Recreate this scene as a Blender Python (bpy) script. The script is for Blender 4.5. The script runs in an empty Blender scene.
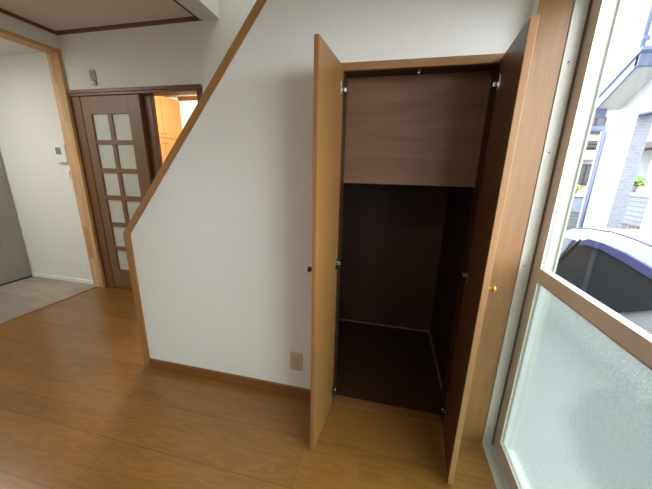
import bpy, bmesh, math, random
from mathutils import Vector, Matrix
random.seed(4)
SC = bpy.context.scene
COL = SC.collection

# ------------------------------------------------------------------ materials
LK = 1.0                                 # overall reflectance factor (outdoor surfaces are darker than they look in daylight)
def lin(r, g, b):
    f = lambda c: (c / 255 / 12.92) if c / 255 <= .04045 else ((c / 255 + .055) / 1.055) ** 2.4
    return (f(r) * LK, f(g) * LK, f(b) * LK, 1.0)

def new_mat(name):
    m = bpy.data.materials.new(name)
    m.use_nodes = True
    nt = m.node_tree
    b = nt.nodes['Principled BSDF']
    return m, nt, b

def nd(nt, t, **kw):
    n = nt.nodes.new(t)
    for k, v in kw.items():
        setattr(n, k, v)
    return n

def plain(name, rgb, rough=.6, metal=0., noise=.04, nscale=30, bump=0., bscale=200, spec=.5):
    m, nt, b = new_mat(name)
    tc = nd(nt, 'ShaderNodeTexCoord')
    no = nd(nt, 'ShaderNodeTexNoise'); no.inputs['Scale'].default_value = nscale; no.inputs['Detail'].default_value = 4
    nt.links.new(tc.outputs['Object'], no.inputs['Vector'])
    hs = nd(nt, 'ShaderNodeHueSaturation'); hs.inputs['Color'].default_value = lin(*rgb)
    mr = nd(nt, 'ShaderNodeMapRange'); mr.inputs['From Min'].default_value = .3; mr.inputs['From Max'].default_value = .7
    mr.inputs['To Min'].default_value = 1 - noise; mr.inputs['To Max'].default_value = 1 + noise
    nt.links.new(no.outputs['Fac'], mr.inputs['Value']); nt.links.new(mr.outputs['Result'], hs.inputs['Value'])
    nt.links.new(hs.outputs['Color'], b.inputs['Base Color'])
    b.inputs['Roughness'].default_value = rough; b.inputs['Metallic'].default_value = metal
    b.inputs['Specular IOR Level'].default_value = spec
    if bump:
        n2 = nd(nt, 'ShaderNodeTexNoise'); n2.inputs['Scale'].default_value = bscale; n2.inputs['Detail'].default_value = 3
        nt.links.new(tc.outputs['Object'], n2.inputs['Vector'])
        bp = nd(nt, 'ShaderNodeBump'); bp.inputs['Strength'].default_value = bump; bp.inputs['Distance'].default_value = .004
        nt.links.new(n2.outputs['Fac'], bp.inputs['Height']); nt.links.new(bp.outputs['Normal'], b.inputs['Normal'])
    return m

def wood(name, rgb1, rgb2, axis='Z', fine=70, coarse=6, rough=.4, bump=.08, contrast=1., coat=0., knots=.0):
    """straight grain along one axis, broad cathedral figure over fine fibres"""
    m, nt, b = new_mat(name)
    tc = nd(nt, 'ShaderNodeTexCoord')
    def mapped(s_across, s_along):
        mp = nd(nt, 'ShaderNodeMapping')
        mp.inputs['Scale'].default_value = [s_along if a == axis else s_across for a in 'XYZ']
        nt.links.new(tc.outputs['Object'], mp.inputs['Vector'])
        return mp
    a = mapped(fine, fine * .035); n1 = nd(nt, 'ShaderNodeTexNoise'); n1.inputs['Scale'].default_value = 1; n1.inputs['Detail'].default_value = 5
    nt.links.new(a.outputs[0], n1.inputs['Vector'])
    c = mapped(coarse, coarse * .12); n2 = nd(nt, 'ShaderNodeTexNoise'); n2.inputs['Scale'].default_value = 1; n2.inputs['Detail'].default_value = 2
    n2.inputs['Distortion'].default_value = .6
    nt.links.new(c.outputs[0], n2.inputs['Vector'])
    # rings: sine of the coarse field
    mu = nd(nt, 'ShaderNodeMath', operation='MULTIPLY'); mu.inputs[1].default_value = 55
    nt.links.new(n2.outputs['Fac'], mu.inputs[0])
    si = nd(nt, 'ShaderNodeMath', operation='SINE'); nt.links.new(mu.outputs[0], si.inputs[0])
    s2 = nd(nt, 'ShaderNodeMath', operation='MULTIPLY_ADD'); s2.inputs[1].default_value = .10 * contrast; s2.inputs[2].default_value = .5
    nt.links.new(si.outputs[0], s2.inputs[0])
    ad = nd(nt, 'ShaderNodeMath', operation='MULTIPLY_ADD'); ad.inputs[1].default_value = .9 * contrast
    nt.links.new(n1.outputs['Fac'], ad.inputs[0]); nt.links.new(s2.outputs[0], ad.inputs[2])
    sb = nd(nt, 'ShaderNodeMath', operation='SUBTRACT', use_clamp=True); sb.inputs[1].default_value = .45 * contrast
    nt.links.new(ad.outputs[0], sb.inputs[0])
    mx = nd(nt, 'ShaderNodeMix', data_type='RGBA'); mx.inputs[6].default_value = lin(*rgb1); mx.inputs[7].default_value = lin(*rgb2)
    nt.links.new(sb.outputs[0], mx.inputs[0])
    nt.links.new(mx.outputs[2], b.inputs['Base Color'])
    b.inputs['Roughness'].default_value = rough
    b.inputs['Coat Weight'].default_value = coat; b.inputs['Coat Roughness'].default_value = .15
    if bump:
        bp = nd(nt, 'ShaderNodeBump'); bp.inputs['Strength'].default_value = bump; bp.inputs['Distance'].default_value = .002
        nt.links.new(n1.outputs['Fac'], bp.inputs['Height']); nt.links.new(bp.outputs['Normal'], b.inputs['Normal'])
    return m

def planks(name, rgb1, rgb2, rgb_line, bw, rh, ox, oy, strip, rough=.3, figure=.12, offset=.5, coat=.0, axis='X', tone=.5, swap=False):
    """floor boards running along X: brick layout + inner strips + stretched figure"""
    m, nt, b = new_mat(name)
    tc = nd(nt, 'ShaderNodeTexCoord')
    mp = nd(nt, 'ShaderNodeMapping'); mp.inputs['Location'].default_value = (ox, oy, 0)
    if swap: mp.inputs['Rotation'].default_value = (0, 0, math.pi / 2)
    nt.links.new(tc.outputs['Object'], mp.inputs['Vector'])
    def brick(w, h, mort, off):
        br = nd(nt, 'ShaderNodeTexBrick'); br.offset = off; br.offset_frequency = 2; br.squash = 1
        br.inputs['Scale'].default_value = 1; br.inputs['Brick Width'].default_value = w; br.inputs['Row Height'].default_value = h
        br.inputs['Mortar Size'].default_value = mort; br.inputs['Mortar Smooth'].default_value = .1; br.inputs['Bias'].default_value = 0
        br.inputs['Color1'].default_value = (0, 0, 0, 1); br.inputs['Color2'].default_value = (1, 1, 1, 1); br.inputs['Mortar'].default_value = (.5, .5, .5, 1)
        nt.links.new(mp.outputs[0], br.inputs['Vector']); return br
    b1 = brick(bw, rh, .0016, offset); b2 = brick(bw * .55, rh / strip, .0009, .37)
    # figure
    m2 = nd(nt, 'ShaderNodeMapping'); m2.inputs['Scale'].default_value = (1.3, 13, 1)
    # shift the figure per strip so boards differ
    sc = nd(nt, 'ShaderNodeVectorMath', operation='MULTIPLY'); sc.inputs[1].default_value = (3.1, 1.7, 0)
    nt.links.new(b2.outputs['Color'], sc.inputs[0])
    av = nd(nt, 'ShaderNodeVectorMath', operation='ADD'); nt.links.new(mp.outputs[0], av.inputs[0]); nt.links.new(sc.outputs[0], av.inputs[1])
    nt.links.new(av.outputs[0], m2.inputs['Vector'])
    n1 = nd(nt, 'ShaderNodeTexNoise'); n1.inputs['Scale'].default_value = 1; n1.inputs['Detail'].default_value = 2; n1.inputs['Distortion'].default_value = .5
    nt.links.new(m2.outputs[0], n1.inputs['Vector'])
    mu = nd(nt, 'ShaderNodeMath', operation='MULTIPLY'); mu.inputs[1].default_value = 60; nt.links.new(n1.outputs['Fac'], mu.inputs[0])
    si = nd(nt, 'ShaderNodeMath', operation='SINE'); nt.links.new(mu.outputs[0], si.inputs[0])
    m3 = nd(nt, 'ShaderNodeMapping'); m3.inputs['Scale'].default_value = (5, 130, 1); nt.links.new(av.outputs[0], m3.inputs['Vector'])
    n2 = nd(nt, 'ShaderNodeTexNoise'); n2.inputs['Scale'].default_value = 1; n2.inputs['Detail'].default_value = 4; nt.links.new(m3.outputs[0], n2.inputs['Vector'])
    f1 = nd(nt, 'ShaderNodeMath', operation='MULTIPLY_ADD'); f1.inputs[1].default_value = figure; f1.inputs[2].default_value = .0
    nt.links.new(si.outputs[0], f1.inputs[0])
    f2 = nd(nt, 'ShaderNodeMath', operation='MULTIPLY_ADD'); f2.inputs[1].default_value = .5; nt.links.new(n2.outputs['Fac'], f2.inputs[0]); nt.links.new(f1.outputs[0], f2.inputs[2])
    s1 = nd(nt, 'ShaderNodeSeparateColor'); nt.links.new(b1.outputs['Color'], s1.inputs[0])
    s2 = nd(nt, 'ShaderNodeSeparateColor'); nt.links.new(b2.outputs['Color'], s2.inputs[0])
    f3 = nd(nt, 'ShaderNodeMath', operation='MULTIPLY_ADD'); f3.inputs[1].default_value = tone * .5; nt.links.new(s2.outputs[0], f3.inputs[0]); nt.links.new(f2.outputs[0], f3.inputs[2])
    f4 = nd(nt, 'ShaderNodeMath', operation='MULTIPLY_ADD', use_clamp=True); f4.inputs[1].default_value = tone * .5; nt.links.new(s1.outputs[0], f4.inputs[0]); nt.links.new(f3.outputs[0], f4.inputs[2])
    mx = nd(nt, 'ShaderNodeMix', data_type='RGBA'); mx.inputs[6].default_value = lin(*rgb1); mx.inputs[7].default_value = lin(*rgb2); nt.links.new(f4.outputs[0], mx.inputs[0])
    mf = nd(nt, 'ShaderNodeMath', operation='MULTIPLY_ADD', use_clamp=True); mf.inputs[1].default_value = .35; nt.links.new(b2.outputs['Fac'], mf.inputs[0])
    mg = nd(nt, 'ShaderNodeMath', operation='MULTIPLY'); mg.inputs[1].default_value = .6; nt.links.new(b1.outputs['Fac'], mg.inputs[0]); nt.links.new(mg.outputs[0], mf.inputs[2])
    m4 = nd(nt, 'ShaderNodeMix', data_type='RGBA'); m4.inputs[7].default_value = lin(*rgb_line); nt.links.new(mf.outputs[0], m4.inputs[0]); nt.links.new(mx.outputs[2], m4.inputs[6])
    nt.links.new(m4.outputs[2], b.inputs['Base Color'])
    b.inputs['Roughness'].default_value = rough; b.inputs['Coat Weight'].default_value = coat; b.inputs['Coat Roughness'].default_value = .12
    bp = nd(nt, 'ShaderNodeBump'); bp.inputs['Strength'].default_value = .15; bp.inputs['Distance'].default_value = .001; bp.invert = True
    nt.links.new(mf.outputs[0], bp.inputs['Height']); nt.links.new(bp.outputs['Normal'], b.inputs['Normal'])
    return m

def blocks(name, rgb1, rgb2, rgb_line, bw, rh, mort, plane='XZ', rough=.8, offset=.5, tone=1.):
    """tile / stone / laminated-block pattern on a vertical face"""
    m, nt, b = new_mat(name)
    tc = nd(nt, 'ShaderNodeTexCoord'); sp = nd(nt, 'ShaderNodeSeparateXYZ'); cb = nd(nt, 'ShaderNodeCombineXYZ')
    nt.links.new(tc.outputs['Object'], sp.inputs[0])
    if plane == 'SUM':
        ad = nd(nt, 'ShaderNodeMath', operation='ADD'); nt.links.new(sp.outputs[0], ad.inputs[0]); nt.links.new(sp.outputs[1], ad.inputs[1])
        nt.links.new(ad.outputs[0], cb.inputs[0]); nt.links.new(sp.outputs[2], cb.inputs[1])
    else:
        ix = {'X': 0, 'Y': 1, 'Z': 2}
        nt.links.new(sp.outputs[ix[plane[0]]], cb.inputs[0]); nt.links.new(sp.outputs[ix[plane[1]]], cb.inputs[1])
    br = nd(nt, 'ShaderNodeTexBrick'); br.offset = offset
    br.inputs['Scale'].default_value = 1; br.inputs['Brick Width'].default_value = bw; br.inputs['Row Height'].default_value = rh
    br.inputs['Mortar Size'].default_value = mort; br.inputs['Color1'].default_value = lin(*rgb1); br.inputs['Color2'].default_value = lin(*rgb2); br.inputs['Mortar'].default_value = lin(*rgb_line)
    nt.links.new(cb.outputs[0], br.inputs['Vector'])
    no = nd(nt, 'ShaderNodeTexNoise'); no.inputs['Scale'].default_value = 18; nt.links.new(tc.outputs['Object'], no.inputs['Vector'])
    mx = nd(nt, 'ShaderNodeMix', data_type='RGBA', blend_type='MULTIPLY'); mx.inputs[0].default_value = .25
    nt.links.new(br.outputs['Color'], mx.inputs[6]); nt.links.new(no.outputs['Color'], mx.inputs[7])
    nt.links.new(mx.outputs[2], b.inputs['Base Color']); b.inputs['Roughness'].default_value = rough
    return m

def clear_glass(name, tint=(1, 1, 1, 1), refl=.04):
    m, nt, b = new_mat(name); nt.nodes.remove(b)
    out = [n for n in nt.nodes if n.type == 'OUTPUT_MATERIAL'][0]
    t = nd(nt, 'ShaderNodeBsdfTransparent'); t.inputs[0].default_value = tint
    g = nd(nt, 'ShaderNodeBsdfGlossy'); g.inputs['Roughness'].default_value = .02
    lw = nd(nt, 'ShaderNodeLayerWeight'); lw.inputs[0].default_value = .5
    pw = nd(nt, 'ShaderNodeMath', operation='POWER'); pw.inputs[1].default_value = 5; nt.links.new(lw.outputs['Facing'], pw.inputs[0])
    fr = nd(nt, 'ShaderNodeMath', operation='MULTIPLY_ADD', use_clamp=True); fr.inputs[1].default_value = .8; fr.inputs[2].default_value = refl * .5; nt.links.new(pw.outputs[0], fr.inputs[0])
    mx = nd(nt, 'ShaderNodeMixShader')
    nt.links.new(fr.outputs[0], mx.inputs[0]); nt.links.new(t.outputs[0], mx.inputs[1]); nt.links.new(g.outputs[0], mx.inputs[2])
    nt.links.new(mx.outputs[0], out.inputs[0])
    return m

def frosted_glass(name, col, diff, refr_rough, bump_scale=220, bstr=.5, tdiff=.35):
    """figured glass: rough refraction with a pebbled face plus a diffuse-through part"""
    m, nt, b = new_mat(name); nt.nodes.remove(b)
    out = [n for n in nt.nodes if n.type == 'OUTPUT_MATERIAL'][0]
    tc = nd(nt, 'ShaderNodeTexCoord'); no = nd(nt, 'ShaderNodeTexNoise'); no.inputs['Scale'].default_value = bump_scale; no.inputs['Detail'].default_value = 2
    nt.links.new(tc.outputs['Object'], no.inputs['Vector'])
    bp = nd(nt, 'ShaderNodeBump'); bp.inputs['Strength'].default_value = bstr; bp.inputs['Distance'].default_value = .003
    nt.links.new(no.outputs['Fac'], bp.inputs['Height'])
    vr = nd(nt, 'ShaderNodeMapRange'); vr.inputs['From Min'].default_value = .35; vr.inputs['From Max'].default_value = .65
    vr.inputs['To Min'].default_value = .90; vr.inputs['To Max'].default_value = 1.10; nt.links.new(no.outputs['Fac'], vr.inputs['Value'])
    hv = nd(nt, 'ShaderNodeHueSaturation'); hv.inputs['Color'].default_value = col; nt.links.new(vr.outputs[0], hv.inputs['Value'])
    tl = nd(nt, 'ShaderNodeBsdfTranslucent'); nt.links.new(hv.outputs[0], tl.inputs[0]); nt.links.new(bp.outputs[0], tl.inputs['Normal'])
    df = nd(nt, 'ShaderNodeBsdfDiffuse'); df.inputs[0].default_value = col; nt.links.new(bp.outputs[0], df.inputs['Normal'])
    m1 = nd(nt, 'ShaderNodeMixShader'); m1.inputs[0].default_value = tdiff; nt.links.new(tl.outputs[0], m1.inputs[1]); nt.links.new(df.outputs[0], m1.inputs[2])
    rf = nd(nt, 'ShaderNodeBsdfRefraction'); nt.links.new(hv.outputs[0], rf.inputs[0]); rf.inputs['Roughness'].default_value = refr_rough; rf.inputs['IOR'].default_value = 1.12
    nt.links.new(bp.outputs[0], rf.inputs['Normal'])
    m2 = nd(nt, 'ShaderNodeMixShader'); m2.inputs[0].default_value = diff; nt.links.new(rf.outputs[0], m2.inputs[1]); nt.links.new(m1.outputs[0], m2.inputs[2])
    gl = nd(nt, 'ShaderNodeBsdfGlossy'); gl.inputs['Roughness'].default_value = .15; nt.links.new(bp.outputs[0], gl.inputs['Normal'])
    m3 = nd(nt, 'ShaderNodeMixShader'); m3.inputs[0].default_value = .03; nt.links.new(m2.outputs[0], m3.inputs[1]); nt.links.new(gl.outputs[0], m3.inputs[2])
    nt.links.new(m3.outputs[0], out.inputs[0])
    return m

M = {}
M['paper'] = plain('wallpaper_white', (224, 225, 220), .9, noise=.012, nscale=60, bump=.25, bscale=160, spec=.2)
M['ceil'] = plain('ceiling_paper', (214, 207, 196), .95, noise=.015, nscale=90, bump=.3, bscale=140, spec=.2)
M['floor'] = planks('floor_orange_boards', (116, 78, 33), (141, 98, 47), (90, 57, 25), 1.818, .24, .317 + 1.818 + .909, .49 + 2.4, 2, rough=.24, figure=.17, coat=.2, tone=.55)
M['greyfloor'] = planks('floor_grey_boards', (98, 89, 78), (174, 162, 146), (84, 76, 68), 1.2, .15, .3, .2, 1, rough=.45, figure=.07, tone=.7)
M['door_r'] = wood('closet_door_shaded_wood', (94, 68, 44), (106, 78, 52), 'Z', 60, 5, rough=.42, contrast=.5)  # darker copy of the door wood, right door's shade put into the colour
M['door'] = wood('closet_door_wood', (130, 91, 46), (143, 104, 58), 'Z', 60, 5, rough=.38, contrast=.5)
M['door_h'] = wood('casing_wood_level', (130, 90, 46), (144, 103, 57), 'X', 60, 5, rough=.38, contrast=.5)
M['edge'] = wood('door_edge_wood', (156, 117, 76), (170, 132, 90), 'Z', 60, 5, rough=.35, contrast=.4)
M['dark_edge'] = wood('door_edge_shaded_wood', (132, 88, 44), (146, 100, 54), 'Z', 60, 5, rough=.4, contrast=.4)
M['trim'] = wood('stair_trim_wood', (144, 103, 56), (158, 117, 68), 'Z', 60, 5, rough=.28, contrast=.5, coat=.3)
M['base'] = wood('baseboard_wood', (116, 76, 38), (130, 88, 48), 'X', 60, 5, rough=.4, contrast=.5)
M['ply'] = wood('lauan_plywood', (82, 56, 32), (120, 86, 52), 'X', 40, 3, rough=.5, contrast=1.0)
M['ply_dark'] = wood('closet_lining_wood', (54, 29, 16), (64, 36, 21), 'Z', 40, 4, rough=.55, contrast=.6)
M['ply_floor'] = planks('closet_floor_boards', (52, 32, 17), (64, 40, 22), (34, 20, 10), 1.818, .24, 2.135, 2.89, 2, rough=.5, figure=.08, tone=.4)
M['bead'] = plain('closet_bead', (128, 104, 86), .5)
M['jamb'] = wood('window_jamb_oak', (124, 88, 48), (152, 112, 66), 'Z', 90, 7, rough=.45, contrast=.9)
M['slide'] = wood('sliding_door_wood', (112, 80, 50), (130, 96, 62), 'Z', 60, 5, rough=.42, contrast=.5)
M['slide_h'] = wood('door_head_wood', (98, 64, 38), (114, 78, 48), 'X', 60, 5, rough=.4, contrast=.5)
M['slide_dk'] = wood('door_frame_wood', (100, 64, 32), (118, 80, 44), 'Z', 60, 5, rough=.4, contrast=.5)
M['crown'] = wood('crown_wood', (96, 56, 36), (112, 68, 44), 'X', 60, 5, rough=.45, contrast=.5)
M['pine'] = blocks('laminated_pine', (224, 188, 138), (196, 150, 98), (160, 116, 70), .035, .34, .0006, 'SUM', rough=.5)
M['pine_h'] = wood('laminated_pine_level', (188, 140, 90), (212, 168, 114), 'Y', 50, 5, rough=.5, contrast=.7)
M['pane'] = frosted_glass('lattice_glass', (.62, .66, .60, 1), .92, .3, 300, .25, .85)
M['alu'] = plain('aluminium_frame', (180, 181, 168), .45, .1, .02)
M['alu_dk'] = plain('aluminium_groove', (92, 84, 76), .5, .2, .03)
M['sash'] = plain('bronze_sash', (216, 206, 190), .5, .0, .02)
M['sash_lt'] = plain('sash_bead', (214, 202, 178), .35, .3, .02)
M['clear'] = clear_glass('clear_glass')
M['frost'] = frosted_glass('figured_glass', (.66, .70, .665, 1), .14, .12, 190, .22, .12)
M['steel'] = plain('nickel_hinge', (190, 190, 188), .22, .95, .02)
M['darkmetal'] = plain('dark_catch', (46, 38, 32), .4, .6, .02)
M['brass'] = plain('brass_knob', (196, 142, 62), .3, .7, .03)
M['darkknob'] = plain('dark_brass_knob', (72, 48, 26), .35, .4, .03)
M['plate'] = plain('outlet_metal_plate', (192, 183, 164), .45, .1, .02)
M['plate_dk'] = plain('wall_metal_plate', (140, 133, 118), .45, .1, .02)
M['plastic'] = plain('white_plastic', (228, 228, 222), .4, 0, .01)
M['slot'] = plain('slot_dark', (52, 46, 40), .6)
M['screen'] = plain('grey_screen', (120, 136, 150), .25, 0, .05)
M['greydoor'] = wood('grey_woodgrain', (128, 122, 114), (152, 145, 136), 'Z', 60, 5, rough=.5, contrast=.7)
M['black'] = plain('black_rubber', (34, 32, 30), .6)
M['yellow'] = wood('honey_cupboard_wood', (160, 108, 54), (174, 122, 66), 'Z', 50, 5, rough=.45, contrast=.5)
LK = .46
M['carwhite'] = plain('car_paint_white', (238, 240, 242), .2, 0, .005)
M['carglass'] = plain('car_glass', (70, 80, 86), .03, 0, .02, spec=.14)
M['carglass_blue'] = plain('car_glass_blue', (112, 132, 158), .03, 0, .02, spec=.14)
M['visor'] = plain('smoke_blue_visor', (112, 122, 176), .15, 0, .02, spec=.1)
M['carblack'] = plain('car_black_trim', (22, 24, 28), .6, spec=.02)
M['tyre'] = plain('tyre_rubber', (30, 30, 31), .8, 0, .08)
M['rim'] = plain('wheel_rim', (176, 180, 184), .3, .8)
M['lamp_red'] = plain('tail_lamp_red', (150, 24, 24), .2)
M['lamp_clear'] = plain('head_lamp_clear', (206, 212, 216), .15)
M['stucco'] = plain('white_stucco', (240, 241, 240), .9, 0, .01, bump=.2, bscale=60)
M['tile'] = blocks('grey_tile', (158, 164, 172), (174, 180, 188), (188, 193, 200), .1, .05, .004, 'SUM')
M['fascia'] = plain('blue_grey_fascia', (108, 124, 156), .5, 0, .04)
M['fascia_lt'] = plain('pale_blue_gutter', (128, 146, 186), .4, 0, .03)
M['soffit'] = plain('white_soffit', (240, 240, 234), .8)
M['pipe'] = plain('blue_grey_pipe', (126, 142, 176), .4)
M['stone'] = blocks('stone_course', (160, 168, 168), (174, 181, 181), (126, 134, 134), 3.1, .115, .010, 'YZ')
M['rubble'] = plain('rubble_stone', (140, 134, 128), .9, 0, .2, nscale=10, bump=.5, bscale=14)
M['oldwall'] = plain('old_house_wall', (176, 178, 178), .9, 0, .06, nscale=8)
M['oldwood'] = plain('old_window_wood', (104, 84, 80), .7)
M['curtain'] = plain('curtained_window', (190, 204, 222), .4, 0, .12, nscale=6)
M['winglass'] = plain('dim_window_glass', (120, 126, 132), .15, 0, .06, nscale=4)
M['roof'] = plain('dark_roof', (112, 98, 92), .8, 0, .06)
M['leaf'] = plain('bright_leaf', (140, 190, 70), .6, 0, .25, nscale=25)
M['leaf2'] = plain('yellow_leaf', (206, 206, 90), .6, 0, .25, nscale=25)
M['pot'] = plain('pale_pot', (206, 200, 190), .7)
M['ground_shade'] = plain('painted_ground_shade', (24, 25, 27), .95, 0, .15, spec=.05)
M['concrete'] = plain('ground_concrete', (150, 150, 148), .95, 0, .08, spec=.1, nscale=6)
M['siding'] = blocks('siding_boards', (112, 112, 110), (104, 104, 102), (54, 54, 52), 3.0, .09, .006, 'YZ')
M['alu_out'] = plain('aluminium_outer_frame', (206, 210, 198), .45, .1, .02)
LK = 1.0

# ------------------------------------------------------------------ geometry helpers
def box(bm, x0, x1, y0, y1, z0, z1, bev=0., mtx=None):
    g = bmesh.ops.create_cube(bm, size=1)
    vs = g['verts']
    for v in vs:
        v.co = Vector(((x0 + x1) / 2 + v.co.x * (x1 - x0), (y0 + y1) / 2 + v.co.y * (y1 - y0), (z0 + z1) / 2 + v.co.z * (z1 - z0)))
    allv = list(vs)
    if bev:
        es = list({e for v in vs for e in v.link_edges})
        r = bmesh.ops.bevel(bm, geom=es, offset=bev, segments=2, affect='EDGES', profile=.6)
        allv = list({v for v in r['verts']} | {v for f in r['faces'] for v in f.verts})
    if mtx is not None:
        bmesh.ops.transform(bm, matrix=mtx, verts=[v for v in allv if v.is_valid])
    return allv

def prism(bm, pts, axis, a0, a1):
    """extrude a polygon; pts are the two other coordinates in axis order"""
    def mk(p, a):
        return Vector((a, p[0], p[1])) if axis == 'X' else Vector((p[0], a, p[1])) if axis == 'Y' else Vector((p[0], p[1], a))
    A = [bm.verts.new(mk(p, a0)) for p in pts]; B = [bm.verts.new(mk(p, a1)) for p in pts]
    n = len(pts)
    fs = [bm.faces.new(A), bm.faces.new(B[::-1])]
    for i in range(n):
        fs.append(bm.faces.new((A[i], B[i], B[(i + 1) % n], A[(i + 1) % n])))
    bmesh.ops.recalc_face_normals(bm, faces=fs)
    bmesh.ops.triangulate(bm, faces=fs[:2])

def lathe(bm, prof, origin, axis, n=20):
    """revolve (radius, height) pairs about a direction"""
    axis = Vector(axis).normalized(); q = axis.to_track_quat('Z', 'Y'); o = Vector(origin)
    rings = []
    for r, h in prof:
        rings.append([bm.verts.new(o + q @ Vector((max(r, 1e-5) * math.cos(2 * math.pi * k / n), max(r, 1e-5) * math.sin(2 * math.pi * k / n), h))) for k in range(n)])
    fs = []
    for a, b in zip(rings, rings[1:]):
        for k in range(n):
            fs.append(bm.faces.new((a[k], a[(k + 1) % n], b[(k + 1) % n], b[k])))
    fs.append(bm.faces.new(rings[0][::-1])); fs.append(bm.faces.new(rings[-1]))
    for f in fs: f.smooth = True
    bmesh.ops.recalc_face_normals(bm, faces=fs)

def tube(bm, pts, r, n=10):
    rings = []
    pts = [Vector(p) for p in pts]
    for i, p in enumerate(pts):
        d = (pts[min(i + 1, len(pts) - 1)] - pts[max(i - 1, 0)]).normalized()
        q = d.to_track_quat('Z', 'Y')
        rings.append([bm.verts.new(p + q @ Vector((r * math.cos(2 * math.pi * k / n), r * math.sin(2 * math.pi * k / n), 0))) for k in range(n)])
    fs = []
    for a, b in zip(rings, rings[1:]):
        for k in range(n):
            fs.append(bm.faces.new((a[k], a[(k + 1) % n], b[(k + 1) % n], b[k])))
    fs.append(bm.faces.new(rings[0][::-1])); fs.append(bm.faces.new(rings[-1]))
    for f in fs: f.smooth = True
    bmesh.ops.recalc_face_normals(bm, faces=fs)

def B(): return bmesh.new()
WL = {}                                   # world position of each object's origin

def obj(name, bm, mat, parent=None, at=None):
    """link one mesh object; vertices are given in world coordinates"""
    pl = WL[parent.name] if parent else Vector((0, 0, 0))
    o_w = Vector(at) if at is not None else pl
    bmesh.ops.translate(bm, verts=bm.verts, vec=-o_w)
    me = bpy.data.meshes.new(name); bm.to_mesh(me); bm.free()
    for m in (mat if isinstance(mat, (list, tuple)) else [mat]): me.materials.append(m)
    o = bpy.data.objects.new(name, me); COL.objects.link(o)
    o.location = o_w - pl
    if parent: o.parent = parent
    WL[o.name] = o_w
    return o

def struct(name, bm, mat, parent=None, at=None):
    o = obj(name, bm, mat, parent, at)
    if parent is None: o['kind'] = 'structure'
    return o

def thing(name, label, cat, loc, group=None):
    o = bpy.data.objects.new(name, None); COL.objects.link(o); o.location = loc; o.empty_display_size = .1
    o['label'] = label; o['category'] = cat
    if group: o['group'] = group
    WL[o.name] = Vector(loc)
    return o

def sempty(name, loc):
    o = bpy.data.objects.new(name, None); COL.objects.link(o); o.location = loc; o.empty_display_size = .1
    o['kind'] = 'structure'; WL[o.name] = Vector(loc); return o

def tag(o, label, cat, group=None):
    o['label'] = label; o['category'] = cat
    if group: o['group'] = group
    return o

# ------------------------------------------------------------------ key dimensions (metres)
XL = -3.023           # left wall face
YF = .959             # far wall face (sliding door wall)
ZC = 2.45             # ceiling
XW = .441              # window wall face
YJ = -.06             # window jamb face
XA = -1.542           # left end of the stair wall
ZK = .926             # knee of the stair edge
SL = 1.187            # slope of the stair edge
YB = -3.6             # wall behind the camera
HEADZ = 2.0           # window head
YW2 = -1.86           # near end of the window

# ------------------------------------------------------------------ room shell
b = B(); box(b, XL - .10, .546, YB, 1.06, -.05, 0); struct('floor', b, M['floor'])
b = B(); box(b, -4.3, XL - .10, -2.2, 1.06, -.05, .0); struct('floor_left', b, M['greyfloor'])
b = B(); box(b, -5.4, .3, 1.06, 3.2, -.05, 0); struct('floor_far', b, M['floor'])

# stair wall with the closet opening cut out
OX0, OX1, OZ1 = -.250, .386, 1.745
def dz(xx): return ZK + SL * (xx - XA)
xi = XA + .045
b = B()
zin = lambda xx: .93 + 1.193 * (xx + 1.489)
top = 2.45
prism(b, [(xi, 0), (OX0, 0), (OX0, zin(OX0) if zin(OX0) < top else top), (xi, zin(xi))], 'Y', 0, .10)
prism(b, [(OX0, OZ1), (XW + .03, OZ1), (XW + .03, top), (OX0, min(top, zin(OX0)))], 'Y', 0, .10)
box(b, OX1, XW + .03, 0, .10, 0, OZ1)
struct('wall_front', b, M['paper'])
# wooden edge of the stair wall
b = B()
xt = XA + (top - ZK) / SL; xt2 = -1.489 + (top - .93) / 1.193
prism(b, [(XA, 0), (xi, 0), (xi + .004, zin(xi) + .003), (xt2, top), (xt, top), (XA, ZK)], 'Y', -.010, .112)
bmesh.ops.bevel(b, geom=[e for e in b.edges if e.calc_face_angle(0) > .6], offset=.004, segments=2, affect='EDGES')
struct('trim_stair_edge', b, M['trim'])
b = B(); prism(b, [(-.009, 0), (0, 0), (0, .066), (-.004, .066), (-.009, .060)], 'X', xi + .001, OX0 - .006); struct('baseboard_front', b, M['base'])

# far wall with the doorway (opening x -3.02..-1.60, up to z 1.975)
b = B()
box(b, XL - .1, -1.60, YF, YF + .12, 1.975, 4.0)
box(b, -1.60, .42, YF, YF + .12, 0, 4.0)
struct('wall_far', b, M['paper'])
# left wall and its header above the wide opening
b = B()
box(b, XL - .12, XL, YB, -1.75, 0, ZC); box(b, XL - .12, XL, -1.75, YF, 2.312, ZC)
struct('wall_left', b, M['paper'])
# laminated pine casing of that opening
b = B()
box(b, XL - .13, XL + .006, .929, YF - .001, 0, 2.285, .002)
struct('trim_opening_post', b, M['pine'])
b = B()
box(b, XL - .13, XL + .006, -1.75, YF - .001, 2.285, 2.314, .002)
struct('trim_opening_head', b, M['pine_h'])
b = B(); box(b, XL - .13, XL + .006, -1.75, -1.72, 0, 2.284, .002); struct('trim_opening_near_post', b, M['pine'])
b = B(); box(b, XL - .105, XL - .085, -1.72, .928, -.001, .003); struct('trim_floor_seam', b, M['base'])

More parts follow.
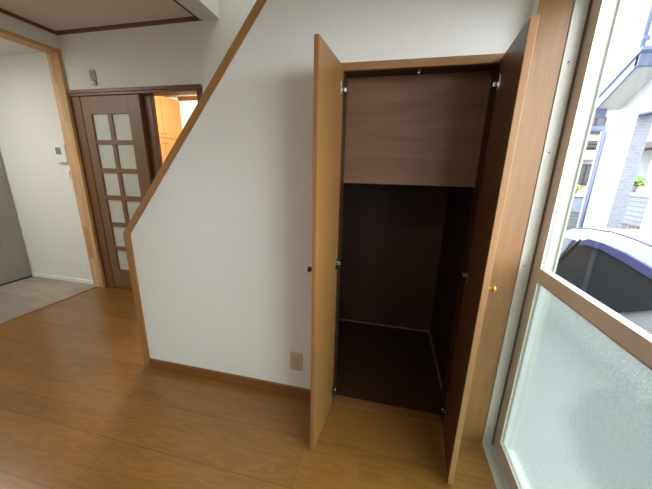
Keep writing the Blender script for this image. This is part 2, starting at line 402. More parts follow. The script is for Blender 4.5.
# ceiling, beam at the stairwell, upper stairwell
b = B()
box(b, XL, -1.557, YB, YF, ZC, ZC + .1); box(b, -1.557, .65, YB, 0, ZC, ZC + .1)
struct('ceiling', b, M['ceil'])
b = B(); box(b, -1.557, -1.398, .001, YF, 2.428, 3.0); struct('wall_beam', b, M['paper'])
b = B(); box(b, -1.398, .65, -.001, .10, ZC, 4.0); struct('wall_stairwell_front', b, M['paper'])
b = B(); box(b, .36, .42, .10, YF, 1.815, 4.0); struct('wall_stairwell_right', b, M['paper'])
b = B(); box(b, -1.6, .65, 0, YF + .12, 4.0, 4.1); box(b, -1.557, -1.5, .0, YF, 3.0, 4.0); struct('ceiling_stairwell', b, M['ceil'])
# crown mouldings
def crown(name, a0, a1, axis, flip, ref, z0, z1, mat):
    d = .022 * (1 if flip else -1)
    pts = [(ref, z0), (ref + d * .45, z0), (ref + d, z0 + (z1 - z0) * .5), (ref + d, z1), (ref, z1)]
    bb = B()
    if axis == 'X': prism(bb, pts, 'X', a0, a1)
    else: prism(bb, pts, 'Y', a0, a1)
    return struct(name, bb, mat)
crown('trim_crown_far', XL, -1.545, 'X', False, YF, 2.427, ZC + .001, M['crown'])
crown('trim_crown_left', YB, YF - .02, 'Y', True, XL, 2.427, ZC + .001, M['crown'])
crown('trim_crown_beam', .0, YF - .02, 'Y', False, -1.557, 2.420, ZC + .001, M['crown'])

# wall behind the camera and window wall
b = B(); box(b, XL - .12, .65, YB - .12, YB, 0, ZC); struct('wall_back', b, M['paper'])
b = B()
box(b, XW, .659, YB, YW2, -.05, ZC); box(b, XW, XW + .03, YJ + .003, -.0005, 0, ZC); box(b, XW, .659, YW2, YJ, HEADZ + .026, ZC)
struct('wall_right', b, M['paper'])
b = B(); box(b, .475, .672, YJ + .02, 1.08, -.6, 4.0); box(b, .66, .672, YB, YW2 - .02, -.6, 3.2); box(b, .66, .672, YW2 - .02, YJ + .03, HEADZ + .03, 4.0); box(b, .66, .672, 1.08, 5.2, -.6, 4.0)
struct('wall_outside', b, M['siding'])
b = B(); box(b, .548, .672, YW2, YJ + .02, -.6, -.061); struct('wall_outside_base', b, M['concrete'])

# far room seen through the sliding door
b = B()
box(b, -5.4, .3, 3.0, 3.1, 0, 2.4); box(b, .3, .4, 1.08, 3.1, 0, 2.4); box(b, -5.4, -5.3, 1.08, 3.0, 0, 2.4); box(b, -5.3, XL - .12, 1.08, 1.12, 0, 2.4)
struct('wall_far_room', b, M['paper'])
b = B(); box(b, -5.4, .4, 1.08, 3.1, 2.4, 2.45); struct('ceiling_far_room', b, M['ceil'])
b = B(); prism(b, [(3.0, 2.34), (2.985, 2.34), (2.975, 2.4), (3.0, 2.4)], 'X', -3.47, .3); struct('trim_crown_far_room', b, M['crown'])

# left room through the wide opening
b = B()
box(b, -4.3, XL - .12, .973, 1.06, 0, 2.32); struct('wall_left_room_far', b, M['paper'])
b = B(); box(b, -4.3, -4.14, -2.2, .973, 0, 2.32); box(b, -4.14, XL - .12, -2.2, -2.1, 0, 2.32); struct('wall_left_room_left', b, M['paper'])
b = B(); box(b, -4.3, XL - .125, -2.2, 1.06, 2.314, 2.40); struct('ceiling_left_room', b, M['paper'])
b = B(); box(b, -4.11, XL - .135, .963, .973, .001, .046, .003); struct('baseboard_left_room', b, M['plastic'])
# grey flush door on the left
d2 = sempty('door_2', (-4.125, .45, 0))
b = B(); box(b, -4.139, -4.112, .12, .955, .018, 2.05, .003); obj('door_panel', b, M['greydoor'], d2)
b = B(); box(b, -4.139, -4.116, .12, .955, .004, .018); obj('bottom_seal', b, M['black'], d2)

# ------------------------------------------------------------------ sliding lattice door with its frame
dr = sempty('door_1', (-2.58, .98, 0))
b = B()
box(b, XL + .007, -1.602, .938, 1.06, 1.950, 1.978, .003); box(b, XL - .06, XL + .01, .962, 1.06, 1.93, 1.978)
box(b, XL + .012, -1.607, .948, 1.06, 1.930, 1.951, .002)
obj('door_head', b, M['slide_h'], dr)
b = B(); box(b, XL - .06, -2.912, .962, 1.06, .0, 1.93, .003); obj('door_jamb', b, M['slide_dk'], dr)
b = B(); box(b, -1.66, -1.602, .962, 1.06, .0, 1.93, .003); obj('door_jamb', b, M['slide_dk'], dr)
b = B(); box(b, -2.225, -2.168, 1.008, 1.06, .0, 1.93, .003); box(b, -2.30, -2.225, 1.016, 1.06, 0, 1.93); obj('center_post', b, M['slide_dk'], dr)
b = B()
LX0, LX1, CX = -2.910, -2.252, [(-2.815, -2.632), (-2.586, -2.385)]
RZ = [(1.545, 1.775), (1.285, 1.506), (1.021, 1.240), (.743, .974), (.485, .702), (.225, .443)]
ly0, ly1 = .968, 1.002
box(b, LX0, CX[0][0], ly0, ly1, .012, 1.932, .002); box(b, CX[1][1], LX1, ly0, ly1, .012, 1.932, .002)
box(b, CX[0][0], CX[1][1], ly0, ly1, 1.775, 1.932, .001); box(b, CX[0][0], CX[1][1], ly0, ly1, .012, .225, .001)
box(b, CX[0][1], CX[1][0], ly0 + .005, ly1 - .004, .225, 1.775, .002)
for (z0, z1), (z2, z3) in zip(RZ, RZ[1:]):
    box(b, CX[0][0], CX[1][1], ly0 + .003, ly1 - .003, z3, z0, .002)
leaf = obj('door_leaf', b, M['slide'], dr)
b = B()
for a0, a1 in CX:
    for z0, z1 in RZ: box(b, a0 - .004, a1 + .004, .984, .988, z0 - .004, z1 + .004)
obj('glass_panes', b, M['pane'], leaf)

# small metal wall plate with a hook above the door
wp = thing('wall_plate', 'small grey metal wall plate with a white knob, above the sliding door', 'wall plate', (-2.70, YF, 2.01))
b = B(); box(b, -2.733, -2.668, YF - .007, YF - .0005, 2.012, 2.134, .002); obj('plate', b, M['plate_dk'], wp)
b = B(); lathe(b, [(.020, 0), (.022, .006), (.021, .016), (.014, .022), (0, .023)], (-2.697, YF - .006, 2.030), (0, -1, 0)); obj('knob', b, M['plastic'], wp)
b = B(); box(b, -2.704, -2.690, YF - .010, YF - .006, 2.05, 2.062, .001); obj('switch_mark', b, M['slot'], wp)

# intercom, switch and outlet on the white wall of the left room
ic = thing('intercom', 'white intercom panel with small grey screen, beside the pine post', 'intercom', (-3.30, .973, 1.32))
b = B(); box(b, -3.340, -3.200, .951, .972, 1.318, 1.502, .006); obj('housing', b, M['plastic'], ic)
b = B(); box(b, -3.318, -3.252, .948, .953, 1.408, 1.474, .002); obj('screen', b, M['screen'], ic)
b = B(); box(b, -3.292, -3.205, .949, .953, 1.326, 1.331, .001); obj('speaker_slot', b, M['slot'], ic)
sw = thing('light_switch', 'white light switch on the wall directly under the intercom', 'light switch', (-3.25, .973, 1.16))
b = B(); box(b, -3.262, -3.190, .965, .972, 1.158, 1.272, .003); obj('plate', b, M['plastic'], sw)
b = B(); box(b, -3.244, -3.208, .961, .967, 1.180, 1.250, .002); rk = obj('rocker', b, M['plastic'], sw)
b = B(); box(b, -3.212, -3.2085, .9600, .9625, 1.184, 1.246); obj('rocker_gap', b, M['slot'], rk)

def outlet(name, label, x, y, z, w, h, mp, group=None):
    t = thing(name, label, 'outlet', (x, y, z - h / 2))
    bb = B(); box(bb, x - w / 2, x + w / 2, y - .007, y - .0005, z - h / 2, z + h / 2, .0025); obj('plate', bb, mp, t)
    bb = B(); box(bb, x - .017, x + .017, y - .0095, y - .006, z - .031, z + .031, .0015); ins = obj('socket_insert', bb, mp, t)
    for k, zz in enumerate((.016, -.014)):
        for sx in (-.0065, .0065):
            bb = B(); box(bb, x + sx - .0016, x + sx + .0016, y - .0102, y - .0090, z + zz - .006, z + zz + .006); obj('slot', bb, M['slot'], ins)
    return t
outlet('wall_outlet', 'grey metal wall outlet low on the stair wall, left of the closet', -.458, 0, .243, .074, .116, M['plate'])
outlet('wall_outlet', 'white wall outlet low on the far left wall, beside the pine post', -3.240, .973, .212, .072, .112, M['plastic'])

# ------------------------------------------------------------------ built-in closet
cl = thing('closet', 'built-in wooden closet under the stairs with both tall doors standing open', 'closet', (.068, .4, 0))
b = B()
box(b, OX0, OX1, -.006, .012, 1.727, 1.758, .002)                      # head
obj('head_rail', b, M['door_h'], cl)
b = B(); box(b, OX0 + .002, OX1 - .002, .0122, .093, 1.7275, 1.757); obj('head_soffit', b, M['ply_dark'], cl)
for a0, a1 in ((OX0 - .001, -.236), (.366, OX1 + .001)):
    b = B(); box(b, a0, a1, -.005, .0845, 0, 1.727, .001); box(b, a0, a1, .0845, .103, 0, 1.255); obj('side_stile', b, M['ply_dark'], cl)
b = B(); box(b, -.236, .366, -.004, .060, -.002, .006, .001); obj('sill_board', b, M['base'], cl)
b = B()
box(b, -.44, -.42, .10, .942, 0, 1.80); box(b, .413, .428, .103, .942, 0, 1.80); box(b, .387, .428, .1005, .104, 0, 1.80); box(b, -.43, -.251, .1005, .104, 0, 1.80); box(b, -.44, .428, .942, .956, 0, 1.80)
box(b, -.44, .428, .10, .956, 1.80, 1.81)
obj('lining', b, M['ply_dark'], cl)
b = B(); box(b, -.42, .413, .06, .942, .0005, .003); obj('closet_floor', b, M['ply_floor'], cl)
b = B(); box(b, -.42, .413, .930, .942, .003, .014); box(b, .401, .413, .06, .930, .003, .014); obj('floor_bead', b, M['bead'], cl)
b = B(); box(b, -.262, .409, .095, .107, 1.257, 1.79, .001); pan = obj('upper_panel', b, M['ply'], cl)
b = B(); box(b, .345, .376, .086, .095, 1.257, 1.726, .001); obj('batten', b, M['ply'], pan)
b = B()
lathe(b, [(.016, 0), (.016, .008), (.012, .012), (.010, .013)], (.069, .022, 1.7275), (0, 0, -1)); ct = obj('catch', b, M['darkmetal'], cl)
b = B(); lathe(b, [(.0055, 0), (.0065, .004), (.004, .008), (0, .009)], (.071, .020, 1.716), (0, -.3, -1)); obj('catch_stud', b, M['steel'], ct)

def closet_door(hx, fx, sgn, th, knobmat, edgemat, wd):
    """inner face runs from (hx,0) at the hinge to (fx,-.317) at the free edge; sgn = side the outer face lies on"""
    p0, p1 = Vector((hx, -.008, 0)), Vector((fx, -.317, 0))
    d = (p1 - p0); L = d.length; d.normalize(); n = Vector((-d.y, d.x, 0)); n = n if n.x * sgn > 0 else -n
    mt = Matrix(((d.x, n.x, 0, p0.x), (d.y, n.y, 0, p0.y), (0, 0, 1, 0), (0, 0, 0, 1)))
    bb = B(); box(bb, 0, L - .003, 0, th, .012, 1.742, .002, mt); pn = obj('door', bb, wd, cl)
    bb = B(); box(bb, L - .0035, L + .0005, .0005, th - .0005, .012, 1.742, .0015, mt); obj('edge_band', bb, edgemat, pn)
    k = mt @ Vector((L - .030, th, .922)); bb = B()
    lathe(bb, [(.0075, -.002), (.0065, .004), (.005, .010), (.009, .015), (.0125, .020), (.012, .025), (.007, .028), (0, .029)], k, n, 18); obj('knob', bb, knobmat, pn)
    for z in (1.652, .866, .105):
        bb = B(); box(bb, .004, .036, -.0025, .001, z - .026, z + .026, .001, mt); hg = obj('hinge', bb, M['steel'], pn)
        bb = B()
        q = mt @ Vector((-.006, -.010, z)); box(bb, q.x - .006, q.x + .006, q.y - .010, q.y + .012, z - .009, z + .009, .002)
        box(bb, q.x - .003 * sgn - .003, q.x - .003 * sgn + .003, q.y + .004, q.y + .050, z - .007, z + .007, .001); obj('hinge_arm', bb, M['steel'], hg)
    return pn
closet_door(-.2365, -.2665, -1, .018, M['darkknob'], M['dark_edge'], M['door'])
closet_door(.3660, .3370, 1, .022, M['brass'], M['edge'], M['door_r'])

# ------------------------------------------------------------------ window: oak jamb, aluminium frame, two sashes
b = B(); box(b, XW + .0005, .546, YJ, YJ + .0025, 0, HEADZ); box(b, XW + .0305, .546, YJ + .0025, -.032, 0, HEADZ); struct('trim_window_jamb', b, M['jamb'])
b = B(); box(b, XW - .006, .546, YW2, YW2 + .028, 0, HEADZ, .002); struct('trim_window_jamb_near', b, M['jamb'])
b = B(); box(b, XW - .006, .546, YW2, YJ, HEADZ, HEADZ + .025, .002); struct('trim_window_head', b, M['jamb'])
wn = sempty('window_1', (.61, -.95, 0))
b = B()
# frame: side jambs (ribbed), head, sill track
for s, y in ((1, YJ), (-1, YW2)):
    box(b, .5465, .556, y - .004 * s, y + .02 * s, -.03, HEADZ, .0)
    box(b, .5465, .590, y, y + .03 * s, -.03, HEADZ)
box(b, .5465, .679, YW2, YJ, HEADZ - .03, HEADZ + .02)
box(b, .5465, .69, YW2, YJ, -.06, -.002)
for x in (.549, .572, .588, .637, .672): box(b, x - .0025, x + .0025, YW2, YJ, -.012, .004 if x < .56 else -.001)
fr = obj('window_frame', b, M['alu'], wn)
b = B()
for s, y in ((1, YJ), (-1, YW2)):
    box(b, .597, .6785, y + .003 * s, y + .031 * s, -.02, HEADZ - .031); box(b, .673, .6795, y - .006 * s, y + .01 * s, -.02, HEADZ - .031, .001)
obj('outer_jamb', b, M['alu_out'], fr)
b = B()
for z in (.10, .50, .95, 1.40, 1.7): lathe(b, [(.003, 0), (.003, .0015), (0, .002)], (.566, YJ - .0002, z), (0, -1, 0), 10)
obj('screw', b, M['alu_dk'], fr)
b = B(); box(b, .590, .596, YJ - .0, YJ + .012, -.012, HEADZ - .03); obj('jamb_gasket', b, M['alu_dk'], fr)

def sash(x0, x1, y0, y1, name):
    """y0 far stile side, y1 near"""
    bb = B(); s = .054
    box(bb, x0, x1, y0 - s, y0, .004, HEADZ - .032, .002); box(bb, x0, x1, y1, y1 + s, .004, HEADZ - .032, .002)
    box(bb, x0, x1, y1 + s, y0 - s, .004, .080, .002); box(bb, x0, x1, y1 + s, y0 - s, HEADZ - .09, HEADZ - .032, .002)
    sh = obj(name, bb, M['sash'], wn)
    bb = B(); box(bb, x0 - .001, x1, y1 + s, y0 - s, .906, .954, .002); obj('middle_rail', bb, M['sash'], sh)
    bb = B(); xm = (x0 + x1) / 2
    def rim(q, a, c, z0, z1, w):
        box(q, a, c, y0 - s - w, y0 - s, z0, z1); box(q, a, c, y1 + s, y1 + s + w, z0, z1)
        box(q, a, c, y1 + s + w, y0 - s - w, z0, z0 + w); box(q, a, c, y1 + s + w, y0 - s - w, z1 - w, z1)
    for zz0, zz1 in ((.080, .906), (.954, HEADZ - .09)):
        w = .005
        rim(bb, x0 - .001, x0 + .004, zz0, zz1, w)
    obj('glazing_bead', bb, M['sash_lt'], sh)
    bb = B()
    for zz0, zz1 in ((.080, .906), (.954, HEADZ - .09)): rim(bb, x0 + .0045, x1 - .001, zz0, zz1, w - .001)
    obj('outer_bead', bb, M['alu_out'], sh)
    bb = B(); box(bb, xm - .0005, xm + .0005, y1 + s, y0 - s, .080, .906); obj('figured_pane', bb, M['frost'], sh)
    bb = B(); box(bb, xm - .0005, xm + .0005, y1 + s, y0 - s, .954, HEADZ - .09); obj('clear_pane', bb, M['clear'], sh)
sash(.600, .630, YJ + .004, -.985, 'sash')
sash(.640, .668, -.935, YW2 - .004, 'sash')

# ------------------------------------------------------------------ cupboard in the far room
cp = thing('cupboard', 'tall honey-coloured built-in cupboard in the far room behind the sliding door', 'cupboard', (-3.6, 2.4, 0))
b = B(); box(b, -4.35, -3.475, 1.3, 2.998, .0, 2.335, .002); obj('body', b, M['yellow'], cp)
YS = [1.32, 1.74, 2.16, 2.58, 2.985]
for k in range(4):
    for z0, z1, kz in ((.08, 1.728, 1.66), (1.738, 2.32, 1.80)):
        b = B(); box(b, -3.476, -3.455, YS[k] + .003, YS[k + 1] - .003, z0, z1, .003); dd = obj('door', b, M['yellow'], cp)
        ky = YS[k + 1] - .04 if k % 2 == 0 else YS[k] + .04
        b = B(); lathe(b, [(.006, 0), (.006, .012), (.012, .016), (.012, .022), (0, .026)], (-3.455, ky, kz), (1, 0, 0), 14); obj('knob', b, M['brass'], dd)

# ------------------------------------------------------------------ outside
GZ = -.65
b = B(); box(b, .672, 30, -12, 40, GZ - .1, GZ); struct('ground', b, M['concrete'])
b = B(); box(b, .674, .86, -6, 3.2, GZ, GZ + .06, .01); struct('trim_apron', b, M['concrete'])
b = B(); prism(b, [(1.50, -4), (4.2, -4), (4.2, 1.5), (2.0, 1.45), (1.62, 1.05), (1.45, .6)], 'Z', GZ - .002, GZ + .006); struct('floor_shade_strip', b, M['ground_shade'])  # dark sheet painted in for the shaded ground beside the car

# car parked beside the house, nose away from the camera
CXc = 2.85
ST = [  # y, z bottom, z belt, z top, half width belt, half width top
    (4.47, -.38, -.12, -.10, .55, .45), (4.37, -.44, -.02, .02, .70, .60), (3.85, -.45, .06, .11, .77, .66), (3.36, -.45, .10, .15, .79, .70),
    (3.28, -.45, .105, .20, .79, .70), (3.0, -.45, .11, .45, .80, .69), (2.78, -.45, .115, .60, .80, .69), (2.6, -.45, .118, .672, .80, .69), (2.4, -.45, .12, .705, .80, .69),
    (2.22, -.45, .12, .727, .80, .69),
    (2.05, -.45, .12, .735, .80, .69), (1.80, -.45, .125, .728, .80, .69), (1.55, -.45, .13, .708, .80, .69), (1.30, -.45, .14, .685, .80, .69),
    (1.0, -.45, .15, .65, .80, .68), (.72, -.45, .16, .60, .79, .67), (.60, -.45, .165, .52, .79, .66), (.48, -.44, .15, .22, .77, .66), (.40, -.36, .05, .10, .72, .62)]
def sect(s):
    y, zb, ze, zt, wb, wt = s
    pts = [(-wb * .93, zb), (-wb * 1.0, zb + (ze - zb) * .35), (-wb * 1.005, zb + (ze - zb) * .75), (-wb * .985, ze), (-wt, zt), (-wt + .03, zt + .018), (-wt * .6, zt + .045), (0, zt + .06)]
    return pts + [(-p[0], p[1]) for p in pts[-2::-1]]
car = thing('car', 'white compact car parked outside with dark side glass and blue-tinted window visor', 'car', (CXc, 2.1, GZ))
b = B(); rings = []
for s in ST: rings.append([b.verts.new((CXc + px, s[0], pz)) for px, pz in sect(s)])
for r0, r1 in zip(rings, rings[1:]):
    for k in range(len(r0) - 1): b.faces.new((r0[k], r0[k + 1], r1[k + 1], r1[k]))
    b.faces.new((r0[-1], r0[0], r1[0], r1[-1]))
b.faces.new(rings[0][::-1]); b.faces.new(rings[-1])
bmesh.ops.recalc_face_normals(b, faces=b.faces)
for f in b.faces: f.smooth = len(f.verts) == 4
bmesh.ops.triangulate(b, faces=[f for f in b.faces if len(f.verts) > 4])
body = obj('car_body', b, M['carwhite'], car)
def car_pt(y, z, side, off):
    """a point on the body side above the belt line"""
    for s0, s1 in zip(ST, ST[1:]):
        if s1[0] <= y <= s0[0]:
            t = (s0[0] - y) / (s0[0] - s1[0]); s = [a + (c - a) * t for a, c in zip(s0, s1)]
            u = (z - s[2]) / (s[3] - s[2]); w = s[4] * .985 + (s[5] - s[4] * .985) * u
            return Vector((CXc + side * (w + off), y, z))
def side_panel(name, pts, mat, side, off, parent, th=.004):
    bb = B()
    outer = [bb.verts.new(car_pt(y, z, side, off)) for y, z in pts]; inner = [bb.verts.new(car_pt(y, z, side, off - th - .006)) for y, z in pts]
    bb.faces.new(outer); bb.faces.new(inner[::-1])
    for i in range(len(pts)): bb.faces.new((outer[i], inner[i], inner[(i + 1) % len(pts)], outer[(i + 1) % len(pts)]))
    bmesh.ops.recalc_face_normals(bb, faces=bb.faces); bmesh.ops.triangulate(bb, faces=[f for f in bb.faces if len(f.verts) > 4])
    return obj(name, bb, mat, parent)
for side in (-1, 1):
    lo = [(2.60, .135), (2.1, .138), (1.6, .140), (1.47, .143), (1.35, .215), (1.22, .30), (1.16, .40)]
    hi = [(1.20, .565), (1.35, .590), (1.47, .612), (1.70, .645), (1.98, .662), (2.20, .655), (2.30, .610)]
    side_panel('side_window', lo + hi, M['carglass'], side, .016, car)
    lo2 = [(2.30, .545), (2.20, .585), (1.98, .600), (1.74, .575), (1.50, .545), (1.35, .524), (1.20, .495)]
    side_panel('window_visor', hi[:] + lo2, M['visor'], side, .026, car)
    side_panel('pillar_trim', [(2.66, .135), (2.60, .135), (2.295, .600), (2.33, .625)], M['carblack'], side, .021, car)
    side_panel('pillar_trim', [(1.86, .138), (1.80, .138), (1.73, .645), (1.78, .650)], M['carblack'], side, .019, car) if side > 0 else None
    side_panel('front_quarter_window', [(3.12, .14), (2.70, .138), (2.40, .590), (2.60, .585), (2.78, .525), (2.98, .390)], M['carglass_blue'], side, .016, car)
    side_panel('quarter_window', [(1.06, .25), (.80, .28), (.86, .50), (1.06, .535)], M['carglass'], side, .016, car)
    bb = B(); tube(bb, [Vector((CXc + side * (.69 - .055), y, z)) for y, z in ((2.75, .640), (2.6, .700), (2.4, .738), (2.2, .755), (2.05, .772), (1.8, .765), (1.55, .745), (1.3, .722), (1.0, .687), (.75, .640))], .008, 8); obj('roof_molding', bb, M['visor'], car)
    bb = B(); g = bmesh.ops.create_icosphere(bb, subdivisions=2, radius=1)
    for v in g['verts']: v.co = Vector((CXc + side * (.90 + v.co.x * .085), 2.98 + v.co.y * .05, .02 + v.co.z * .065))
    for f in bb.faces: f.smooth = True
    box(bb, CXc + side * .86 - .05, CXc + side * .86 + .05, 2.97, 3.0, -.03, .0, .004)
    obj('side_mirror', bb, M['carwhite'], car)
    for y in (3.80, 1.05):
        bb = B(); lathe(bb, [(.17, -.075), (.25, -.08), (.27, -.06), (.275, 0), (.27, .06), (.25, .075), (.18, .07)], (CXc + side * .70, y, GZ + .275), (side, 0, 0), 28); wh = obj('wheel', bb, M['tyre'], car)
        bb = B(); lathe(bb, [(.178, .05), (.178, .072), (.15, .06), (.06, .068), (.03, .078), (0, .078)], (CXc + side * .70, y, GZ + .275), (side, 0, 0), 28); obj('rim', bb, M['rim'], wh)
    bb = B(); box(bb, CXc + side * .62 - .09, CXc + side * .62 + .09, 4.31, 4.39, -.10, .0, .02); obj('head_lamp', bb, M['lamp_clear'], car)
    bb = B(); box(bb, CXc + side * .66 - .06, CXc + side * .66 + .06, .42, .50, .0, .18, .015); obj('tail_lamp', bb, M['lamp_red'], car)
for nm, ya, za, yb_, zb_, w0, w1, sg in (('windshield', 3.26, .225, 2.80, .590, .66, .60, 1), ('rear_window', .505, .20, .600, .50, .60, .55, -1)):
    bb = B(); n = Vector((0, abs(zb_ - za), abs(yb_ - ya))).normalized(); n.y *= sg
    def crv(w, y, z, o): return [Vector((CXc + w * t, y, z + .060 - .050 * abs(t) ** 1.6)) + n * o for t in (-1, -.6, -.2, .2, .6, 1)]
    A_, B_, C_, D_ = crv(w0, ya, za, .008), crv(w1, yb_, zb_, .008), crv(w0, ya, za, -.01), crv(w1, yb_, zb_, -.01)
    rs = [[bb.verts.new(p) for p in q] for q in (A_, B_, D_, C_)]
    for i in range(4):
        for k in range(5): bb.faces.new((rs[i][k], rs[i][k + 1], rs[(i + 1) % 4][k + 1], rs[(i + 1) % 4][k]))
    for k in (0, 5): bb.faces.new([rs[i][k] for i in range(4)])
    bmesh.ops.recalc_face_normals(bb, faces=bb.faces); obj(nm, bb, M['carglass'], car)
bb = B(); box(bb, CXc - .72, CXc + .72, .36, .50, -.40, -.16, .04); obj('bumper', bb, M['carwhite'], car)
bb = B(); box(bb, CXc - .66, CXc + .66, 4.31, 4.48, -.42, -.16, .04); obj('bumper', bb, M['carwhite'], car)

# white neighbouring porch: wall with a tiled gateway, sloped eave, downpipe
HX = 4.0
nb = thing('house', 'white rendered house outside with a gateway and blue-grey sloped eave', 'house', (HX + .1, 5.0, GZ))
b = B()
def ty(a): return HX / a - 1.331
y_l, y_t0, y_r = ty(.5795), ty(.638), ty(.722)
box(b, HX, HX + .22, y_t0, y_l, GZ, 2.9); box(b, HX, HX + .22, y_r, y_t0, 2.36, 2.9); box(b, HX, HX + .22, 1.5, y_r, GZ, 2.9)
box(b, HX, HX + .22, 1.5, ty(.607), 2.9, 6.5)
obj('wall', b, M['stucco'], nb)
b = B(); box(b, HX + .004, HX + .222, y_t0 - .02, y_t0 - .001, GZ, 2.36); obj('tiled_reveal', b, M['tile'], nb)
b = B(); box(b, HX - .01, HX + .23, y_r, y_t0 - .02, 2.33, 2.36); obj('lintel', b, M['fascia'], nb)
def epts(dy, dz): return [(4.65 + dy, 3.03 + dz), (5.42 + dy, 2.50 + dz), (5.42 + dy, 2.60 + dz), (4.65 + dy, 3.17 + dz)]
b = B(); prism(b, epts(0, 0), 'X', 3.62, HX); obj('soffit', b, M['soffit'], nb)
b = B(); prism(b, [(4.60, 3.00), (5.46, 2.44), (5.46, 2.62), (4.60, 3.21)], 'X', 3.585, 3.62); obj('fascia', b, M['fascia_lt'], nb)
b = B(); box(b, 3.585, HX - .10, 4.58, 4.65, 2.99, 3.16, .004); obj('eave_end', b, M['fascia'], nb)
b = B(); box(b, 3.60, HX - .22, 5.36, 5.42, 2.36, 2.52, .004); obj('eave_end', b, M['fascia'], nb)
b = B(); prism(b, [(4.54, 3.20), (5.50, 2.61), (5.50, 2.65), (4.54, 3.25)], 'X', 3.56, HX); obj('roof_cap', b, M['fascia_lt'], nb)
b = B(); tube(b, [(HX - .06, 5.18, 3.0), (HX - .06, 5.18, 6.3)], .035, 12)
box(b, HX - .10, HX, 5.14, 5.22, 3.55, 3.60, .004); obj('downpipe', b, M['pipe'], nb)

# blue carport post and beam left of the house
cpst = thing('carport_post', 'slim blue-grey carport post with a cross beam, left of the white house', 'post', (4.15, 5.98, GZ))
b = B(); box(b, 4.13, 4.17, 5.95, 6.02, GZ, 2.22, .004); obj('post', b, M['pipe'], cpst)
b = B(); box(b, 3.0, 4.17, 5.95, 6.02, 2.22, 2.30, .004); obj('beam', b, M['fascia_lt'], cpst)
b = B(); tube(b, [(4.23, 6.0, GZ), (4.23, 6.0, 2.2)], .028, 10); obj('drainpipe', b, M['fascia_lt'], cpst)

# house behind, left gap
hb = thing('house', 'pale two-storey house far behind, seen in the gap left of the blue post', 'house', (6.3, 11.5, GZ))
b = B(); box(b, 4.2, 7.6, 11.2, 14, GZ, 3.6); obj('wall', b, M['stucco'], hb)
b = B(); box(b, 4.0, 7.8, 10.9, 11.3, 2.38, 2.50, .01); obj('eave', b, M['roof'], hb)
b = B(); prism(b, [(11.0, 3.6), (14.2, 3.6), (12.6, 4.3)], 'X', 4.0, 7.8); obj('roof', b, M['roof'], hb)
for x0, x1, z0, z1 in ((6.45, 7.25, .98, 1.72), (6.45, 7.25, 1.86, 2.3), (6.5, 7.1, 2.75, 3.3), (5.3, 6.1, .98, 1.72)):
    b = B(); box(b, x0, x1, 11.14, 11.22, z0, z1, .004); w = obj('window', b, M['oldwood'], hb)
    b = B(); n = 2
    for k in range(n):
        a0 = x0 + .05 + k * (x1 - x0 - .05) / n; box(b, a0, a0 + (x1 - x0) / n - .09, 11.12, 11.15, z0 + .05, z1 - .05)
    obj('pane', b, M['winglass'], w)
b = B(); box(b, 6.55, 6.88, 10.9, 11.11, 1.86, 2.18, .01); obj('awning', b, M['soffit'], hb)
wl = thing('garden_wall', 'low grey garden wall in front of the pale house far behind', 'wall', (6.0, 10.2, GZ))
b = B(); box(b, 4.2, 7.2, 10.1, 10.25, GZ, .60, .005); obj('wall', b, M['stone'], wl)
b = B(); box(b, 6.15, 6.5, 10.07, 10.1, .08, .55, .005); obj('panel', b, M['curtain'], wl)
b = B(); box(b, 4.15, 7.25, 10.06, 10.29, .60, .66, .006); obj('coping', b, M['soffit'], wl)

def shrub(name, label, cx, cy, cz, r, n, mat, sz):
    t = thing(name, label, 'plant', (cx, cy, cz))
    bb = B(); lathe(bb, [(.07, 0), (.10, .16), (.11, .17), (.09, .17), (.08, .15)], (cx, cy, cz), (0, 0, 1), 16); obj('pot', bb, M['pot'], t)
    bb = B()
    for k in range(n):
        d = Vector((random.gauss(0, 1), random.gauss(0, 1), abs(random.gauss(.2, .8)))).normalized() * r * random.uniform(.4, 1)
        p = Vector((cx, cy, cz + .18)) + d
        u = Vector((random.gauss(0, 1), random.gauss(0, 1), random.gauss(0, 1))).normalized(); v = u.orthogonal().normalized()
        q = [p - u * sz, p + v * sz * .45, p + u * sz, p - v * sz * .45]
        f = bb.faces.new([bb.verts.new(c) for c in q])
    obj('foliage', bb, mat, t)
    bb = B()
    for k in range(5): tube(bb, [(cx, cy, cz + .1), (cx + random.uniform(-.1, .1), cy + random.uniform(-.1, .1), cz + .18 + r * .5)], .006, 6)
    obj('stem', bb, M['oldwood'], t)
    return t
shrub('hedge_plant', 'yellow-green plant on the low wall in front of the pale house', 6.12, 10.17, .66, .20, 160, M['leaf2'], .05)

# block wall and old house through the gateway
FX = 5.8
gw = thing('block_wall', 'grey block boundary wall seen through the tiled gateway', 'wall', (FX + .1, 6.5, GZ))
b = B(); box(b, FX, FX + .15, 4.0, 8.0, .17, .86, .004); obj('courses', b, M['stone'], gw)
b = B(); box(b, FX - .04, FX + .2, 4.0, 8.0, .86, .93, .008); obj('coping', b, M['soffit'], gw)
b = B()
for k in range(33):
    y = 4.05 + k * .12; g = bmesh.ops.create_icosphere(b, subdivisions=2, radius=1)
    sx, sy, sz_ = random.uniform(.08, .11), random.uniform(.06, .085), random.uniform(.10, .16); zz = random.uniform(-.02, .06)
    for v in g['verts']: v.co = Vector((FX + .06 + v.co.x * sx, y + v.co.y * sy, zz + v.co.z * sz_))
for f in b.faces: f.smooth = True
box(b, FX + .03, FX + .15, 4.0, 8.0, GZ, .17)
obj('rubble_base', b, M['rubble'], gw)
shrub('potted_plant', 'bright green potted plant standing on the grey block wall', FX + .07, 7.38, .93, .24, 220, M['leaf'], .055)
oh = thing('house', 'old grey house behind the block wall with a wooden window frame', 'house', (7.4, 7.5, GZ))
b = B(); box(b, 7.0, 10, 4.0, 9.3, GZ, 5.0); obj('wall', b, M['oldwall'], oh)
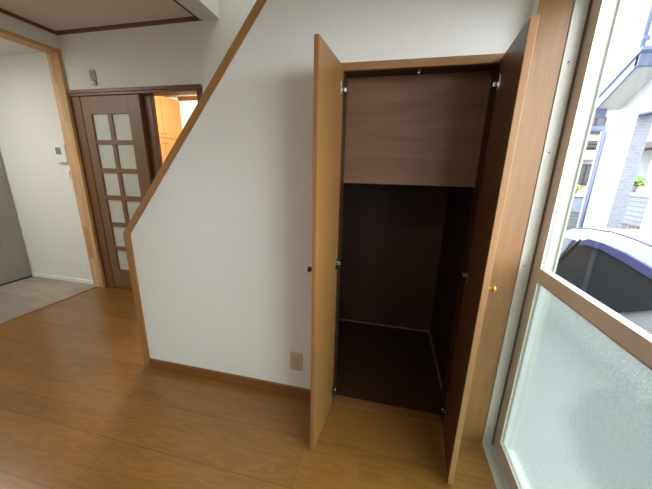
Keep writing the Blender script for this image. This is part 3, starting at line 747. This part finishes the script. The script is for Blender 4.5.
b = B(); box(b, 6.4, 7.0, 4.0, 9.2, 2.05, 2.2, .01); obj('eave', b, M['roof'], oh)
for y0, y1, z0, z1, mm in ((6.6, 7.9, .7, 1.9, 'winglass'), (5.0, 6.4, .7, 1.9, 'winglass'), (6.8, 8.4, 2.35, 3.6, 'curtain')):
    b = B(); box(b, 6.93, 7.02, y0, y1, z0, z1, .004); box(b, 6.90, 6.95, (y0 + y1) / 2 - .03, (y0 + y1) / 2 + .03, z0, z1); w = obj('window', b, M['oldwood'], oh)
    b = B(); box(b, 6.91, 6.94, y0 + .06, (y0 + y1) / 2 - .04, z0 + .06, z1 - .06); box(b, 6.91, 6.94, (y0 + y1) / 2 + .04, y1 - .06, z0 + .06, z1 - .06); obj('pane', b, M[mm], w)
b = B(); box(b, 6.88, 6.92, 8.05, 8.5, .75, 1.85, .004); obj('shutter', b, M['soffit'], oh)

# ------------------------------------------------------------------ light
w = bpy.data.worlds.new('sky'); SC.world = w; w.use_nodes = True
nt = w.node_tree; bg = nt.nodes['Background']
tc = nd(nt, 'ShaderNodeTexCoord'); sp = nd(nt, 'ShaderNodeSeparateXYZ'); nt.links.new(tc.outputs['Generated'], sp.inputs[0])
rp = nd(nt, 'ShaderNodeValToRGB'); rp.color_ramp.elements[0].position = 0.; rp.color_ramp.elements[0].color = (.92, .95, 1, 1)
rp.color_ramp.elements[1].position = 1.; rp.color_ramp.elements[1].color = (.78, .88, 1, 1)
nt.links.new(sp.outputs[2], rp.inputs[0]); nt.links.new(rp.outputs[0], bg.inputs[0]); bg.inputs[1].default_value = 8.0

def area(name, loc, rot, size, power, col, size_y=None, spread=None):
    l = bpy.data.lights.new(name, 'AREA'); l.energy = power; l.color = col; l.size = size
    if size_y: l.shape = 'RECTANGLE'; l.size_y = size_y
    if spread: l.spread = spread
    o = bpy.data.objects.new(name, l); COL.objects.link(o); o.location = loc; o.rotation_euler = rot
    return o
def point(name, loc, power, col, r=.1):
    l = bpy.data.lights.new(name, 'POINT'); l.energy = power; l.color = col; l.shadow_soft_size = r
    o = bpy.data.objects.new(name, l); COL.objects.link(o); o.location = loc; return o
# sky portal in the window opening (guides sampling only)
pt = area('window_portal', (.76, -.95, 1.0), (0, math.radians(90), 0), 2.1, 1, (1, 1, 1), 1.9)
pt.data.cycles.is_portal = True
area('living_room_fill', (-.15, -2.7, 2.40), (0, 0, 0), .6, 13, (1, .97, .93))  # unseen fill light, added behind the camera to brighten the room
area('left_room_lamp', (-3.65, -.3, 2.29), (0, 0, 0), .5, 17, (1, .97, .93))
point('far_room_lamp', (-2.5, 2.15, 2.2), 75, (1, .88, .72), .10)

area('stairwell_window_light', (-.5, .5, 3.9), (0, 0, 0), .4, 7, (1, .98, .95))  # added area light standing in for daylight from a window upstairs

# ------------------------------------------------------------------ camera
cam = bpy.data.cameras.new('camera'); co = bpy.data.objects.new('camera', cam); COL.objects.link(co)
fw, rt, up = Vector((-.21178, .94265, -.25799)), Vector((.97414, .22488, .02199)), Vector((-.07875, .24667, .9659))
co.matrix_world = Matrix(((rt.x, up.x, -fw.x, 0), (rt.y, up.y, -fw.y, -1.3307), (rt.z, up.z, -fw.z, 1.32), (0, 0, 0, 1)))
cam.sensor_width = 36; cam.lens = 36 * 280.785 / 652; cam.clip_start = .02
SC.camera = co
SC.view_settings.view_transform = 'Standard'; SC.view_settings.look = 'None'; SC.view_settings.exposure = .52
SC.cycles.use_denoising = True
SC.cycles.max_bounces = 12; SC.cycles.diffuse_bounces = 6; SC.cycles.transparent_max_bounces = 12
SC.cycles.sample_clamp_indirect = 8
